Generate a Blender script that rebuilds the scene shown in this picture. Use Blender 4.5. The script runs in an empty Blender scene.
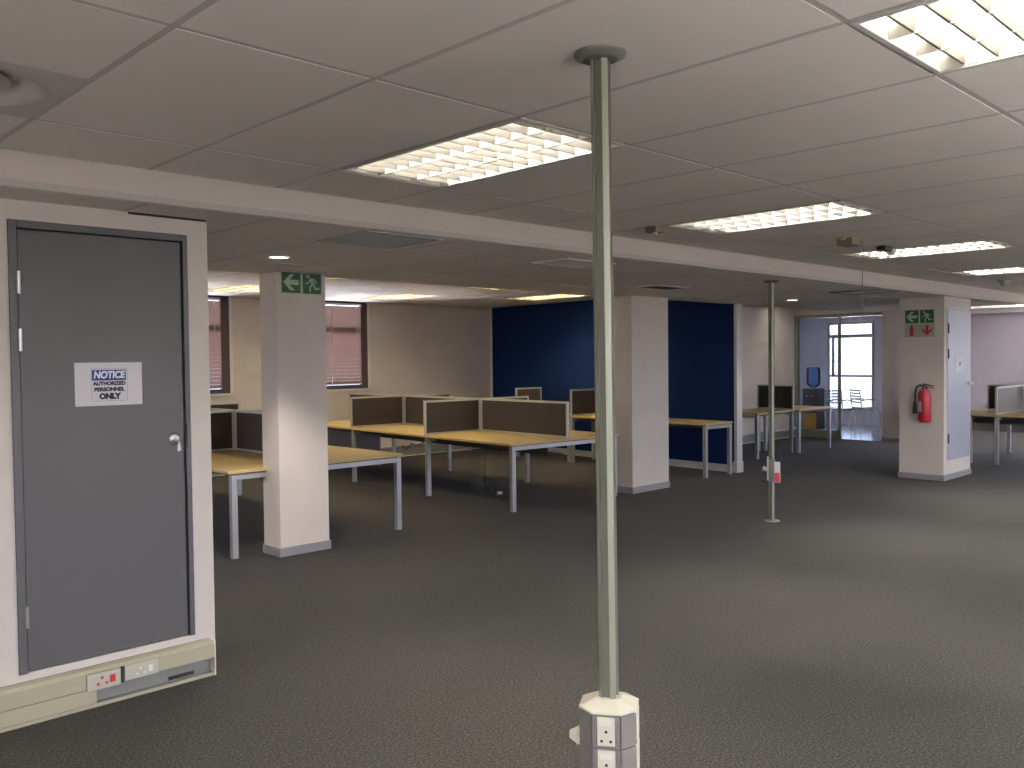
import bpy, bmesh, math, random
from mathutils import Vector, Matrix
random.seed(7)
PI = math.pi
scene = bpy.context.scene
COL = scene.collection

# ------------------------------------------------------------------ materials
def mat(name, color, rough=0.6, metal=0.0, bump=None, vary=None, spec=0.5):
    m = bpy.data.materials.new(name); m.use_nodes = True
    nt = m.node_tree; b = nt.nodes['Principled BSDF']
    b.inputs['Base Color'].default_value = (*color, 1)
    b.inputs['Roughness'].default_value = rough
    b.inputs['Metallic'].default_value = metal
    b.inputs['Specular IOR Level'].default_value = spec
    tc = nt.nodes.new('ShaderNodeTexCoord')
    if vary:
        sc, amt, det = vary
        n = nt.nodes.new('ShaderNodeTexNoise'); n.inputs['Scale'].default_value = sc; n.inputs['Detail'].default_value = det
        nt.links.new(tc.outputs['Object'], n.inputs['Vector'])
        r = nt.nodes.new('ShaderNodeMapRange'); r.inputs[1].default_value = 0.3; r.inputs[2].default_value = 0.7
        r.inputs[3].default_value = 1 - amt; r.inputs[4].default_value = 1 + amt
        nt.links.new(n.outputs['Fac'], r.inputs[0])
        mx = nt.nodes.new('ShaderNodeVectorMath'); mx.operation = 'SCALE'
        mx.inputs[0].default_value = color; nt.links.new(r.outputs[0], mx.inputs['Scale'])
        nt.links.new(mx.outputs[0], b.inputs['Base Color'])
    if bump:
        sc, st, dist = bump
        n = nt.nodes.new('ShaderNodeTexNoise'); n.inputs['Scale'].default_value = sc; n.inputs['Detail'].default_value = 3
        nt.links.new(tc.outputs['Object'], n.inputs['Vector'])
        bp = nt.nodes.new('ShaderNodeBump'); bp.inputs['Strength'].default_value = st; bp.inputs['Distance'].default_value = dist
        nt.links.new(n.outputs['Fac'], bp.inputs['Height']); nt.links.new(bp.outputs[0], b.inputs['Normal'])
    return m

def emit(name, color, strength):
    m = bpy.data.materials.new(name); m.use_nodes = True
    nt = m.node_tree; nt.nodes.clear()
    e = nt.nodes.new('ShaderNodeEmission'); e.inputs[0].default_value = (*color, 1); e.inputs[1].default_value = strength
    o = nt.nodes.new('ShaderNodeOutputMaterial'); nt.links.new(e.outputs[0], o.inputs[0])
    return m

def carpet_mat():
    m = bpy.data.materials.new('carpet'); m.use_nodes = True
    nt = m.node_tree; b = nt.nodes['Principled BSDF']
    b.inputs['Roughness'].default_value = 0.95; b.inputs['Specular IOR Level'].default_value = 0.15
    b.inputs['Sheen Weight'].default_value = 0.035; b.inputs['Sheen Roughness'].default_value = 0.5; b.inputs['Sheen Tint'].default_value = (0.85, 0.87, 0.95, 1)
    tc = nt.nodes.new('ShaderNodeTexCoord')
    n1 = nt.nodes.new('ShaderNodeTexNoise'); n1.inputs['Scale'].default_value = 95; n1.inputs['Detail'].default_value = 5; n1.inputs['Roughness'].default_value = 0.85
    n2 = nt.nodes.new('ShaderNodeTexNoise'); n2.inputs['Scale'].default_value = 1.1; n2.inputs['Detail'].default_value = 3
    cr = nt.nodes.new('ShaderNodeValToRGB')
    e = cr.color_ramp.elements
    e[0].position = 0.34; e[0].color = (0.004, 0.004, 0.0037, 1)
    e[1].position = 0.66; e[1].color = (0.098, 0.094, 0.082, 1)
    mid = cr.color_ramp.elements.new(0.5); mid.color = (0.022, 0.0215, 0.0193, 1)
    mr = nt.nodes.new('ShaderNodeMapRange'); mr.inputs[1].default_value = 0.3; mr.inputs[2].default_value = 0.7; mr.inputs[3].default_value = 0.9; mr.inputs[4].default_value = 1.1
    vm = nt.nodes.new('ShaderNodeVectorMath'); vm.operation = 'SCALE'
    for n in (n1, n2): nt.links.new(tc.outputs['Object'], n.inputs['Vector'])
    nt.links.new(n1.outputs['Fac'], cr.inputs[0]); nt.links.new(n2.outputs['Fac'], mr.inputs[0])
    nt.links.new(cr.outputs[0], vm.inputs[0]); nt.links.new(mr.outputs[0], vm.inputs['Scale'])
    nt.links.new(vm.outputs[0], b.inputs['Base Color'])
    bp = nt.nodes.new('ShaderNodeBump'); bp.inputs['Strength'].default_value = 0.10; bp.inputs['Distance'].default_value = 0.003
    nt.links.new(n1.outputs['Fac'], bp.inputs['Height']); nt.links.new(bp.outputs[0], b.inputs['Normal'])
    return m

def wood_mat(name, c1, c2):
    m = bpy.data.materials.new(name); m.use_nodes = True
    nt = m.node_tree; b = nt.nodes['Principled BSDF']; b.inputs['Roughness'].default_value = 0.42
    tc = nt.nodes.new('ShaderNodeTexCoord'); mp = nt.nodes.new('ShaderNodeMapping'); mp.inputs['Scale'].default_value = (14, 0.8, 4)
    n = nt.nodes.new('ShaderNodeTexNoise'); n.inputs['Scale'].default_value = 3; n.inputs['Detail'].default_value = 5
    cr = nt.nodes.new('ShaderNodeValToRGB'); e = cr.color_ramp.elements
    e[0].position = 0.35; e[0].color = (*c1, 1); e[1].position = 0.65; e[1].color = (*c2, 1)
    nt.links.new(tc.outputs['Object'], mp.inputs[0]); nt.links.new(mp.outputs[0], n.inputs['Vector'])
    nt.links.new(n.outputs['Fac'], cr.inputs[0]); nt.links.new(cr.outputs[0], b.inputs['Base Color'])
    return m

def glass_mat(name, tint, gloss=0.08):
    m = bpy.data.materials.new(name); m.use_nodes = True
    nt = m.node_tree; nt.nodes.clear()
    t = nt.nodes.new('ShaderNodeBsdfTransparent'); t.inputs[0].default_value = (*tint, 1)
    g = nt.nodes.new('ShaderNodeBsdfGlossy'); g.inputs['Roughness'].default_value = 0.02
    f = nt.nodes.new('ShaderNodeFresnel'); f.inputs[0].default_value = 1.45
    mx = nt.nodes.new('ShaderNodeMixShader'); o = nt.nodes.new('ShaderNodeOutputMaterial')
    nt.links.new(f.outputs[0], mx.inputs[0]); nt.links.new(t.outputs[0], mx.inputs[1]); nt.links.new(g.outputs[0], mx.inputs[2])
    nt.links.new(mx.outputs[0], o.inputs[0])
    return m

def slat_mat(name, color, trans):
    m = bpy.data.materials.new(name); m.use_nodes = True
    nt = m.node_tree; nt.nodes.clear()
    d = nt.nodes.new('ShaderNodeBsdfDiffuse'); d.inputs[0].default_value = (*color, 1)
    t = nt.nodes.new('ShaderNodeBsdfTranslucent'); t.inputs[0].default_value = (*color, 1)
    mx = nt.nodes.new('ShaderNodeMixShader'); mx.inputs[0].default_value = trans
    o = nt.nodes.new('ShaderNodeOutputMaterial')
    nt.links.new(d.outputs[0], mx.inputs[1]); nt.links.new(t.outputs[0], mx.inputs[2]); nt.links.new(mx.outputs[0], o.inputs[0])
    return m

M = dict(
    carpet=carpet_mat(),
    wall=mat('plaster', (0.67, 0.61, 0.56), 0.75, bump=(220, 0.12, 0.002), vary=(3, 0.03, 2)),
    tile=mat('ceiling_tile', (0.80, 0.765, 0.725), 0.9, bump=(160, 0.25, 0.003), vary=(0.9, 0.05, 2), spec=0.2),
    tbar=mat('ceiling_bar', (0.54, 0.51, 0.48), 0.6),
    blue=mat('blue_paint', (0.0055, 0.018, 0.080), 0.85, bump=(200, 0.1, 0.002), spec=0.08),
    skirt=mat('grey_skirting', (0.24, 0.235, 0.25), 0.5),
    white_trim=mat('white_trim', (0.62, 0.60, 0.60), 0.5),
    door=mat('grey_door', (0.071, 0.070, 0.077), 0.45, vary=(2, 0.04, 2)),
    door_frame=mat('grey_frame', (0.078, 0.078, 0.088), 0.45),
    gap=mat('dark_gap', (0.012, 0.012, 0.014), 0.8),
    steel=mat('steel', (0.62, 0.62, 0.63), 0.3, 0.9),
    brass=mat('brass', (0.55, 0.42, 0.25), 0.35, 0.9),
    alu=mat('aluminium', (0.29, 0.305, 0.235), 0.45, 0.45),
    groove=mat('pole_channel', (0.13, 0.135, 0.11), 0.55),
    flange=mat('grey_flange', (0.13, 0.14, 0.125), 0.5),
    leg=mat('silver_leg', (0.48, 0.49, 0.52), 0.35, 0.6),
    frame=mat('screen_frame', (0.55, 0.54, 0.50), 0.45, 0.2),
    fabric=mat('screen_fabric', (0.058, 0.049, 0.043), 0.95, bump=(500, 0.3, 0.002), spec=0.1),
    fabric_grey=mat('grey_fabric', (0.22, 0.21, 0.23), 0.95, bump=(500, 0.3, 0.002), spec=0.1),
    wood=wood_mat('oak_veneer', (0.49, 0.365, 0.15), (0.56, 0.425, 0.185)),
    under=mat('dark_underframe', (0.05, 0.05, 0.052), 0.6),
    trunk=mat('cream_trunking', (0.38, 0.355, 0.255), 0.5),
    trunk_in=mat('grey_channel', (0.20, 0.205, 0.195), 0.5),
    cream=mat('cream_plastic', (0.70, 0.67, 0.55), 0.4),
    plate=mat('plate_plastic', (0.50, 0.48, 0.40), 0.4),
    white=mat('white_plastic', (0.78, 0.76, 0.72), 0.4),
    grey=mat('grey_plastic', (0.15, 0.145, 0.137), 0.45),
    black=mat('black_plastic', (0.015, 0.015, 0.016), 0.5),
    red=mat('red_plastic', (0.55, 0.03, 0.05), 0.4),
    red_paint=mat('red_paint', (0.40, 0.012, 0.03), 0.35),
    paper=mat('paper', (0.74, 0.71, 0.74), 0.8),
    paper_white=mat('bright_paper', (0.92, 0.92, 0.93), 0.8),
    ink=mat('ink', (0.02, 0.02, 0.025), 0.8),
    ink_grey=mat('grey_ink', (0.25, 0.25, 0.26), 0.8),
    sign_blue=mat('sign_blue', (0.02, 0.055, 0.24), 0.7),
    sign_green=mat('sign_green', (0.004, 0.095, 0.045), 0.5),
    sign_lum=mat('sign_pale_green', (0.47, 0.56, 0.36), 0.6),
    sign_red=mat('sign_red', (0.40, 0.02, 0.03), 0.6),
    sign_cream=mat('sign_cream', (0.42, 0.40, 0.34), 0.6),
    win_frame=mat('brown_window_frame', (0.055, 0.030, 0.028), 0.5),
    slat=slat_mat('blind_slat', (0.20, 0.125, 0.105), 0.22),
    louvre_blade=mat('satin_blade', (0.20, 0.187, 0.165), 0.5, 0.0),
    door_pale=mat('pale_door', (0.36, 0.37, 0.46), 0.45),
    louvre=mat('white_louvre', (0.82, 0.79, 0.70), 0.35),
    housing=mat('white_housing', (0.80, 0.78, 0.72), 0.5),
    louvre_trim=mat('light_trim', (0.60, 0.59, 0.55), 0.5),
    grille=mat('grille_grey', (0.40, 0.41, 0.41), 0.6),
    diffuser=mat('diffuser_grey', (0.56, 0.54, 0.52), 0.6),
    room_floor=mat('polished_floor', (0.30, 0.32, 0.36), 0.16, vary=(4, 0.1, 3)),
    glass=glass_mat('clear_glass', (0.86, 0.90, 0.96)),
    bottle=glass_mat('bottle_blue', (0.35, 0.58, 0.85)),
    cooler=mat('cooler_grey', (0.05, 0.055, 0.065), 0.4),
    cooler_yellow=mat('cooler_yellow', (0.62, 0.33, 0.03), 0.5),
    chair=mat('chair_slat', (0.16, 0.16, 0.18), 0.4),
    chair_white=mat('chair_white', (0.75, 0.75, 0.78), 0.35),
    sensor=mat('sensor_beige', (0.20, 0.17, 0.11), 0.6),
    wall_daylight_tint=mat('daylight_tint_plaster', (0.43, 0.415, 0.50), 0.75, bump=(220, 0.12, 0.002), vary=(3, 0.03, 2)),  # plaster with the lilac tint of daylight put into its colour
    blue_box=mat('lilac_panel', (0.20, 0.20, 0.28), 0.6),
)
TUBE = emit('tube_light', (1.0, 0.945, 0.86), 92.0)
TUBE_DIM = emit('tube_dim', (1.0, 0.95, 0.88), 16.0)
TUBE_COOL = emit('tube_cool', (0.78, 0.87, 1.0), 80.0)
TUBE_WARM = emit('tube_warm', (1.0, 0.79, 0.47), 125.0)
LAMP = emit('lamp_face', (1.0, 0.93, 0.85), 14.0)

# ------------------------------------------------------------------ mesh builder
class MB:
    def __init__(s): s.v = []; s.f = []; s.m = []; s.sm = []
    def add(s, vs, fs, m=0, smooth=False):
        o = len(s.v); s.v += [tuple(v) for v in vs]
        for f in fs: s.f.append([o + i for i in f]); s.m.append(m); s.sm.append(smooth)
        return s
    def box(s, x0, x1, y0, y1, z0, z1, m=0):
        return s.add([(x0,y0,z0),(x1,y0,z0),(x1,y1,z0),(x0,y1,z0),(x0,y0,z1),(x1,y0,z1),(x1,y1,z1),(x0,y1,z1)],
                     [(0,3,2,1),(4,5,6,7),(0,1,5,4),(1,2,6,5),(2,3,7,6),(3,0,4,7)], m)
    def prism(s, pts, axis, a0, a1, m=0):
        # extrude a 2-D polygon along an axis: 'z' -> (x,y), 'y' -> (x,z), 'x' -> (y,z)
        def P(p, a): return (p[0],p[1],a) if axis=='z' else (p[0],a,p[1]) if axis=='y' else (a,p[0],p[1])
        n = len(pts)
        vs = [P(p,a0) for p in pts] + [P(p,a1) for p in pts]
        fs = [tuple(range(n-1,-1,-1)), tuple(range(n,2*n))] + [(i,(i+1)%n,n+(i+1)%n,n+i) for i in range(n)]
        return s.add(vs, fs, m)
    def cyl(s, p0, p1, r0, r1=None, n=16, m=0, smooth=True):
        r1 = r0 if r1 is None else r1
        p0 = Vector(p0); p1 = Vector(p1); d = (p1-p0).normalized()
        a = d.orthogonal().normalized(); b = d.cross(a)
        vs = [p0+(a*math.cos(2*PI*i/n)+b*math.sin(2*PI*i/n))*r0 for i in range(n)] + [p1+(a*math.cos(2*PI*i/n)+b*math.sin(2*PI*i/n))*r1 for i in range(n)]
        s.add(vs, [(i,(i+1)%n,n+(i+1)%n,n+i) for i in range(n)], m, smooth)
        s.add(vs[:n], [tuple(range(n-1,-1,-1))], m); s.add(vs[n:], [tuple(range(n))], m)
        return s
    def lathe(s, prof, c=(0,0,0), n=24, m=0, smooth=True):
        # prof: (r,z) list bottom -> top around z through c
        vs = []
        for r, z in prof: vs += [(c[0]+r*math.cos(2*PI*i/n), c[1]+r*math.sin(2*PI*i/n), c[2]+z) for i in range(n)]
        fs = []
        for k in range(len(prof)-1):
            for i in range(n): fs.append((k*n+i, k*n+(i+1)%n, (k+1)*n+(i+1)%n, (k+1)*n+i))
        s.add(vs, fs, m, smooth)
        s.add(vs[:n], [tuple(range(n-1,-1,-1))], m); s.add(vs[-n:], [tuple(range(n))], m)
        return s
    def tube(s, pts, r, n=8, m=0):
        pts = [Vector(p) for p in pts]; rings = []
        ref = None
        for i, p in enumerate(pts):
            d = (pts[min(i+1,len(pts)-1)] - pts[max(i-1,0)]).normalized()
            a = d.orthogonal().normalized() if ref is None else (ref - d*ref.dot(d)).normalized()
            ref = a; b = d.cross(a)
            rings.append([p+(a*math.cos(2*PI*k/n)+b*math.sin(2*PI*k/n))*r for k in range(n)])
        vs = [v for rg in rings for v in rg]; fs = []
        for i in range(len(pts)-1):
            for k in range(n): fs.append((i*n+k, i*n+(k+1)%n, (i+1)*n+(k+1)%n, (i+1)*n+k))
        s.add(vs, fs, m, True)
        s.add(rings[0], [tuple(range(n-1,-1,-1))], m); s.add(rings[-1], [tuple(range(n))], m)
        return s
    def quad(s, a, b, c, d, m=0): return s.add([a,b,c,d], [(0,1,2,3)], m)
    def build(s, name, mats, parent=None, bevel=0.0):
        me = bpy.data.meshes.new(name)
        me.from_pydata(s.v, [], s.f)
        for mm in (mats if isinstance(mats, (list, tuple)) else [mats]): me.materials.append(mm)
        for p, mi, sm in zip(me.polygons, s.m, s.sm): p.material_index = mi; p.use_smooth = sm
        bm = bmesh.new(); bm.from_mesh(me); bmesh.ops.recalc_face_normals(bm, faces=bm.faces); bm.to_mesh(me); bm.free()
        me.update()
        o = bpy.data.objects.new(name, me); COL.objects.link(o)
        if parent: o.parent = parent
        if bevel:
            bv = o.modifiers.new('bevel', 'BEVEL'); bv.width = bevel; bv.segments = 2; bv.limit_method = 'ANGLE'; bv.angle_limit = 0.7
        return o

def tag(o, label, cat, group=None, kind='thing'):
    o['label'] = label; o['category'] = cat; o['kind'] = kind
    if group: o['group'] = group
    return o
def thing(name, label, cat, loc=(0,0,0), rz=0.0, group=None, kind='thing'):
    o = bpy.data.objects.new(name, None); COL.objects.link(o); o.empty_display_size = 0.1
    o.location = loc; o.rotation_euler = (0,0,rz)
    return tag(o, label, cat, group, kind)
def struct(o, label, cat): return tag(o, label, cat, None, 'structure')
def copy_tree(o, parent=None):
    c = o.copy(); COL.objects.link(c)
    if parent is not None: c.parent = parent
    for ch in list(o.children): copy_tree(ch, c)
    return c
def copy_thing(o, loc, rz, label):
    c = copy_tree(o); c.location = loc; c.rotation_euler = (0,0,rz); c['label'] = label
    return c
def text_mesh(name, body, size, m, parent, loc, rot, bold=0.0, squeeze=1.0, shear=0.0, align='CENTER'):
    cu = bpy.data.curves.new('t', 'FONT'); cu.body = body; cu.size = size; cu.align_x = align; cu.align_y = 'CENTER'
    cu.extrude = 0.0004; cu.offset = bold; cu.shear = shear
    t = bpy.data.objects.new('t', cu); COL.objects.link(t)
    dg = bpy.context.evaluated_depsgraph_get(); dg.update()
    me = bpy.data.meshes.new_from_object(t.evaluated_get(dg)); COL.objects.unlink(t); bpy.data.objects.remove(t)
    me.materials.clear(); me.materials.append(m)
    for v in me.vertices: v.co.x *= squeeze
    o = bpy.data.objects.new(name, me); COL.objects.link(o); o.parent = parent; o.location = loc; o.rotation_euler = rot
    return o

# ------------------------------------------------------------------ dimensions
ZU, ZL, ZH = 2.48, 2.33, 2.54        # upper, lower and far ceiling heights
YB, YE = 4.033, 6.62                 # front and far edge of the lower ceiling
XL, XR, YF, YW = -3.0, 19.9, -3.6, 11.8
XG = 16.3                            # glazed partition
XE = 14.6                            # right end of the lower ceiling
SKEW = -0.06                         # the far zone is turned slightly against the beam

# ------------------------------------------------------------------ floors
fl = MB().box(XL-0.2, XG, YF-0.2, YW+0.2, -0.1, 0).box(XG, XR+0.2, YF-0.2, 6.55, -0.1, 0).build('floor', M['carpet'])
struct(fl, 'dark grey speckled carpet over the whole open office', 'floor')
rf = MB().box(XG, XR+0.2, 6.55, 10.6, -0.1, 0.002).build('floor', M['room_floor'])
struct(rf, 'shiny pale floor of the meeting room behind the glass', 'floor')

# ------------------------------------------------------------------ walls
def wall_box(name, label, boxes, m='wall', cat='wall'):
    b = MB()
    for q in boxes: b.box(*q)
    return struct(b.build(name, M[m]), label, cat)
wl = wall_box('wall_left', 'white service duct wall that holds the tall grey notice door', [
    (XL, 1.135, 4.33, 4.95, 0, ZL), (1.945, 2.055, 4.33, 4.95, 0, ZL), (1.135, 1.945, 4.33, 4.95, 0, 0.215), (1.135, 1.945, 4.33, 4.95, 2.242, ZL), (1.135, 1.945, 4.40, 4.95, 0.215, 2.242)])
struct(MB().box(1.66, 2.05, 4.326, 4.33, 2.319, ZL).build('trim_4', M['gap']), 'black shadow gap along the top edge of the door wall', 'trim')
W1, W2 = (4.45, 5.90), (6.82, 8.27)
ZS = 1.16
wall_box('wall_back', 'plain grey window wall at the far side behind the workbenches', [
    (XL, W1[0], YW, YW+0.2, 0, ZH), (W1[1], W2[0], YW, YW+0.2, 0, ZH), (W2[1], 16.5, YW, YW+0.2, 0, ZH),
    (W1[0], W1[1], YW, YW+0.2, 0, ZS), (W2[0], W2[1], YW, YW+0.2, 0, ZS)])
SW, SW2 = (7.2, 11.2), (-2.6, -0.2)  # unseen window bands added to brighten the ceilings at the left
wall_box('wall_side', 'plain white wall with window bands added for light closing the office beside the camera', [
    (XL-0.2, XL, YF, SW2[0], 0, ZH), (XL-0.2, XL, SW2[1], SW[0], 0, ZH), (XL-0.2, XL, SW[1], YW, 0, ZH), (XL-0.2, XL, SW[0], SW[1], 0, 1.0), (XL-0.2, XL, SW[0], SW[1], 2.3, ZH),
    (XL-0.2, XL, SW2[0], SW2[1], 0, 1.0), (XL-0.2, XL, SW2[0], SW2[1], 2.3, ZH)])
# wall behind the camera with a band of windows
bx = [(XL, XR, YF-0.2, YF, 0, 0.95), (XL, XR, YF-0.2, YF, 2.35, ZU)]
WX = [(-2.4, 0.8), (1.6, 4.8), (5.6, 8.8), (9.6, 12.8), (13.6, 16.8)]
px = XL
for a, b in WX: bx.append((px, a, YF-0.2, YF, 0.95, 2.35)); px = b
bx.append((px, XR, YF-0.2, YF, 0.95, 2.35))
wall_box('wall_front', 'white window wall behind the camera', bx)
# right facade: solid next to the meeting room, windows beyond the frame
RW = (-2.6, 4.9)
FW = (8.566, 9.663)
wall_box('wall_right', 'end wall coloured with a lilac daylight tint behind the desks past the extinguisher column', [
    (XR, XR+0.2, RW[1], 6.6, 0, ZH), (XR, XR+0.2, RW[0], RW[1], 0, 0.9), (XR, XR+0.2, RW[0], RW[1], 2.35, ZH), (XR, XR+0.2, YF, RW[0], 0, ZH)], 'wall_daylight_tint')
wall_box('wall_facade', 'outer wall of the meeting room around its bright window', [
    (XR, XR+0.2, 6.6, FW[0], 0, ZH), (XR, XR+0.2, FW[1], 10.6, 0, ZH), (XR, XR+0.2, FW[0], FW[1], 0, 0.33), (XR, XR+0.2, FW[0], FW[1], 2.37, ZH)], 'wall_daylight_tint')
wall_box('wall_meeting', 'side walls of the meeting room behind the glass partition', [
    (XG, XR, 10.4, 10.6, 0, ZH), (XG+0.12, XR, 6.52, 6.62, 0, ZH)])
wall_box('wall_far', 'grey back wall behind the pair of small desks past the blue partition', [
    (10.86, XG+0.12, 8.62, 8.74, 0, ZH)])
wall_box('wall_partition', 'white wall section and header beside the meeting room doorway', [
    (XG, XG+0.12, 6.52, 6.87, 0, ZH), (XG, XG+0.12, 6.87, 8.62, 2.40, ZH), (XG, XG+0.12, 8.74, 10.4, 0, ZH)])
# blue partition, running away from the camera, slightly turned
bp_root = thing('wall_centre', 'dark blue painted partition wall with white end post', 'wall', (10.67, 6.50, 0), SKEW, kind='structure')
MB().box(0, 0.11, 0.035, 5.34, 0, ZH).build('blue_panel', M['blue'], bp_root)
MB().box(-0.004, 0.122, -0.01, 0.036, 0, ZH).build('end_post', M['white_trim'], bp_root)
MB().box(-0.02, 0.13, -0.02, 0.05, 0.0, 0.15).build('post_skirting', M['white_trim'], bp_root, 0.004)
MB().box(-0.014, 0.0, 0.05, 5.32, 0, 0.10).build('baseboard', M['white_trim'], bp_root)
MB().box(-0.012, 0.0, 5.25, 5.32, 0.1, ZH).build('corner_strip', M['white_trim'], bp_root)
# skirtings
sk = MB().box(16.28, XG, 6.52, 6.87, 0, 0.08).build('baseboard_right', M['skirt']); struct(sk, 'dark skirting below the white wall by the meeting room doorway', 'baseboard')
sk = MB().box(19.84, XR, RW[0], 6.5, 0.0, 0.16).build('baseboard_far', M['under']); struct(sk, 'dark cable trunking along the foot of the daylight-tinted end wall', 'baseboard')
pm = MB().box(19.72, XR, 4.95, 6.5, 2.44, ZH).build('trim_1', M['white_trim']); struct(pm, 'white box pelmet along the top of the daylight-tinted end wall', 'trim')

# ------------------------------------------------------------------ ceilings
def tile_ceiling(name, label, xs, ys, z, skip, clip=None, extra=()):
    b = MB(); g = 0.012; rec = 0.0008
    for x0, x1, y0, y1 in extra:
        b.box(x0+g, x1-g, y0+g, y1-g, z, z+0.014, 0).box(x0+g*1.1, x1-g*1.1, y1-g, y1+g, z+rec, z+0.03, 1).box(x0-g*1.1, x0+g*1.1, y0, y1+0.6, z+rec, z+0.03, 1).box(x0+g*1.1, x1-g*1.1, y0-g, y0+g, z+rec, z+0.03, 1)
        b.quad((x0,y0,z+0.05),(x1,y0,z+0.05),(x1,y1+0.6,z+0.05),(x0,y1+0.6,z+0.05),1)
    for i in range(len(xs)-1):
        for j in range(len(ys)-1):
            if (i, j) in skip: continue
            x0, x1, y0, y1 = xs[i], xs[i+1], ys[j], ys[j+1]
            if clip and not clip((x0+x1)/2, (y0+y1)/2): continue
            t = [random.uniform(-0.0003, 0.0003) for _ in range(4)]
            b.box(x0+g, x1-g, y0+g, y1-g, z, z+0.014, 0)
            o = len(b.v)-8
            for k in range(4):
                v = b.v[o+k]; b.v[o+k] = (v[0], v[1], v[2]+t[k])
            b.box(x0, x1, y0-g*1.1, y0+g*1.1, z+rec+0.0006, z+rec+0.03, 1)
            b.box(x0-g*1.1, x0+g*1.1, y0, y1, z+rec, z+rec+0.03, 1)
            b.quad((x0,y0,z+0.05),(x1,y0,z+0.05),(x1,y1,z+0.05),(x0,y1,z+0.05),1)
    return struct(b.build(name, [M['tile'], M['tbar']]), label, 'ceiling')
SX = 0.64
UX = [1.0 + SX*k for k in range(-7, 31)]; UX[0] = XL-0.1
UX = [x for x in UX if x < XR+0.7]
UY = [YF-0.1, -2.60, -1.38, -0.16, 1.055, 2.275, 3.47, YB]
def ucell(x, y):
    i = max(k for k in range(len(UX)-1) if UX[k] <= x); j = max(k for k in range(len(UY)-1) if UY[k] <= y); return (i, j)
# fixtures in the upper ceiling sit in grid cells k, row j
ULX = [-0.28, 2.28, 4.84, 7.40, 9.96]
ul_cells = [(x, y) for x in ULX for y in (-0.16, 2.275)]
skipU = set(ucell(x+0.3, y+0.5) for x, y in ul_cells)
skipU.add(ucell(0.7, 3.0))
tile_ceiling('ceiling', 'pale grey suspended tile ceiling with louvred lights over the open floor', UX, UY, ZU, skipU, extra=[(0.36, 1.0, 2.275, 2.885)])
LYs = [YB, 4.64, 5.85, YE]
LX = [x for x in UX if x < XE]; LX[-1] = XE if XE - LX[-1] < 0.3 else LX[-1]
if LX[-1] < XE: LX.append(XE)
tile_ceiling('ceiling', 'lower strip of tile ceiling beyond the beam above the square columns', LX, LYs, ZL, set())
HX = [XL-0.1 + 0.0] + [5.08 + 0.626*k for k in range(-12, 25)]
HX = [x for x in HX if x <= XR+0.3]
HY = [4.033, 5.36, YE, 7.42, 8.64, 9.86, 11.08, YW+0.02]
hl_cells = [(5.08, 7.42), (5.08, 9.86), (7.584, 7.42), (7.584, 9.86), (9.462, 8.64), (15.096, 7.42), (17.6, 8.64)]
def hcell(x, y):
    i = max(k for k in range(len(HX)-1) if HX[k] <= x); j = max(k for k in range(len(HY)-1) if HY[k] <= y); return (i, j)
tile_ceiling('ceiling', 'yellowish far tile ceiling over the workbenches and the back rooms', HX, HY, ZH,
             set(hcell(x+0.3, y+0.5) for x, y in hl_cells), clip=lambda x, y: y > YE or x > XE)
bm_ = MB().box(XL, XR, YB, YB+0.02, ZL, ZU+0.08).build('trim_2', M['wall']); struct(bm_, 'long white bulkhead beam stepping down across the whole ceiling', 'beam')
bm_ = MB().box(XL, XE, YE-0.02, YE, ZL, ZH+0.08).box(XE-0.02, XE, YB, YE-0.02, ZL, ZH+0.08).build('trim_3', M['wall']); struct(bm_, 'shallow step at the far edge of the lower ceiling strip', 'trim')
cap = MB().box(XL-0.2, XR+0.3, YF-0.3, YW+0.3, 2.70, 2.75).build('ceiling_slab', M['wall']); struct(cap, 'concrete slab above the suspended ceilings', 'ceiling')

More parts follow.
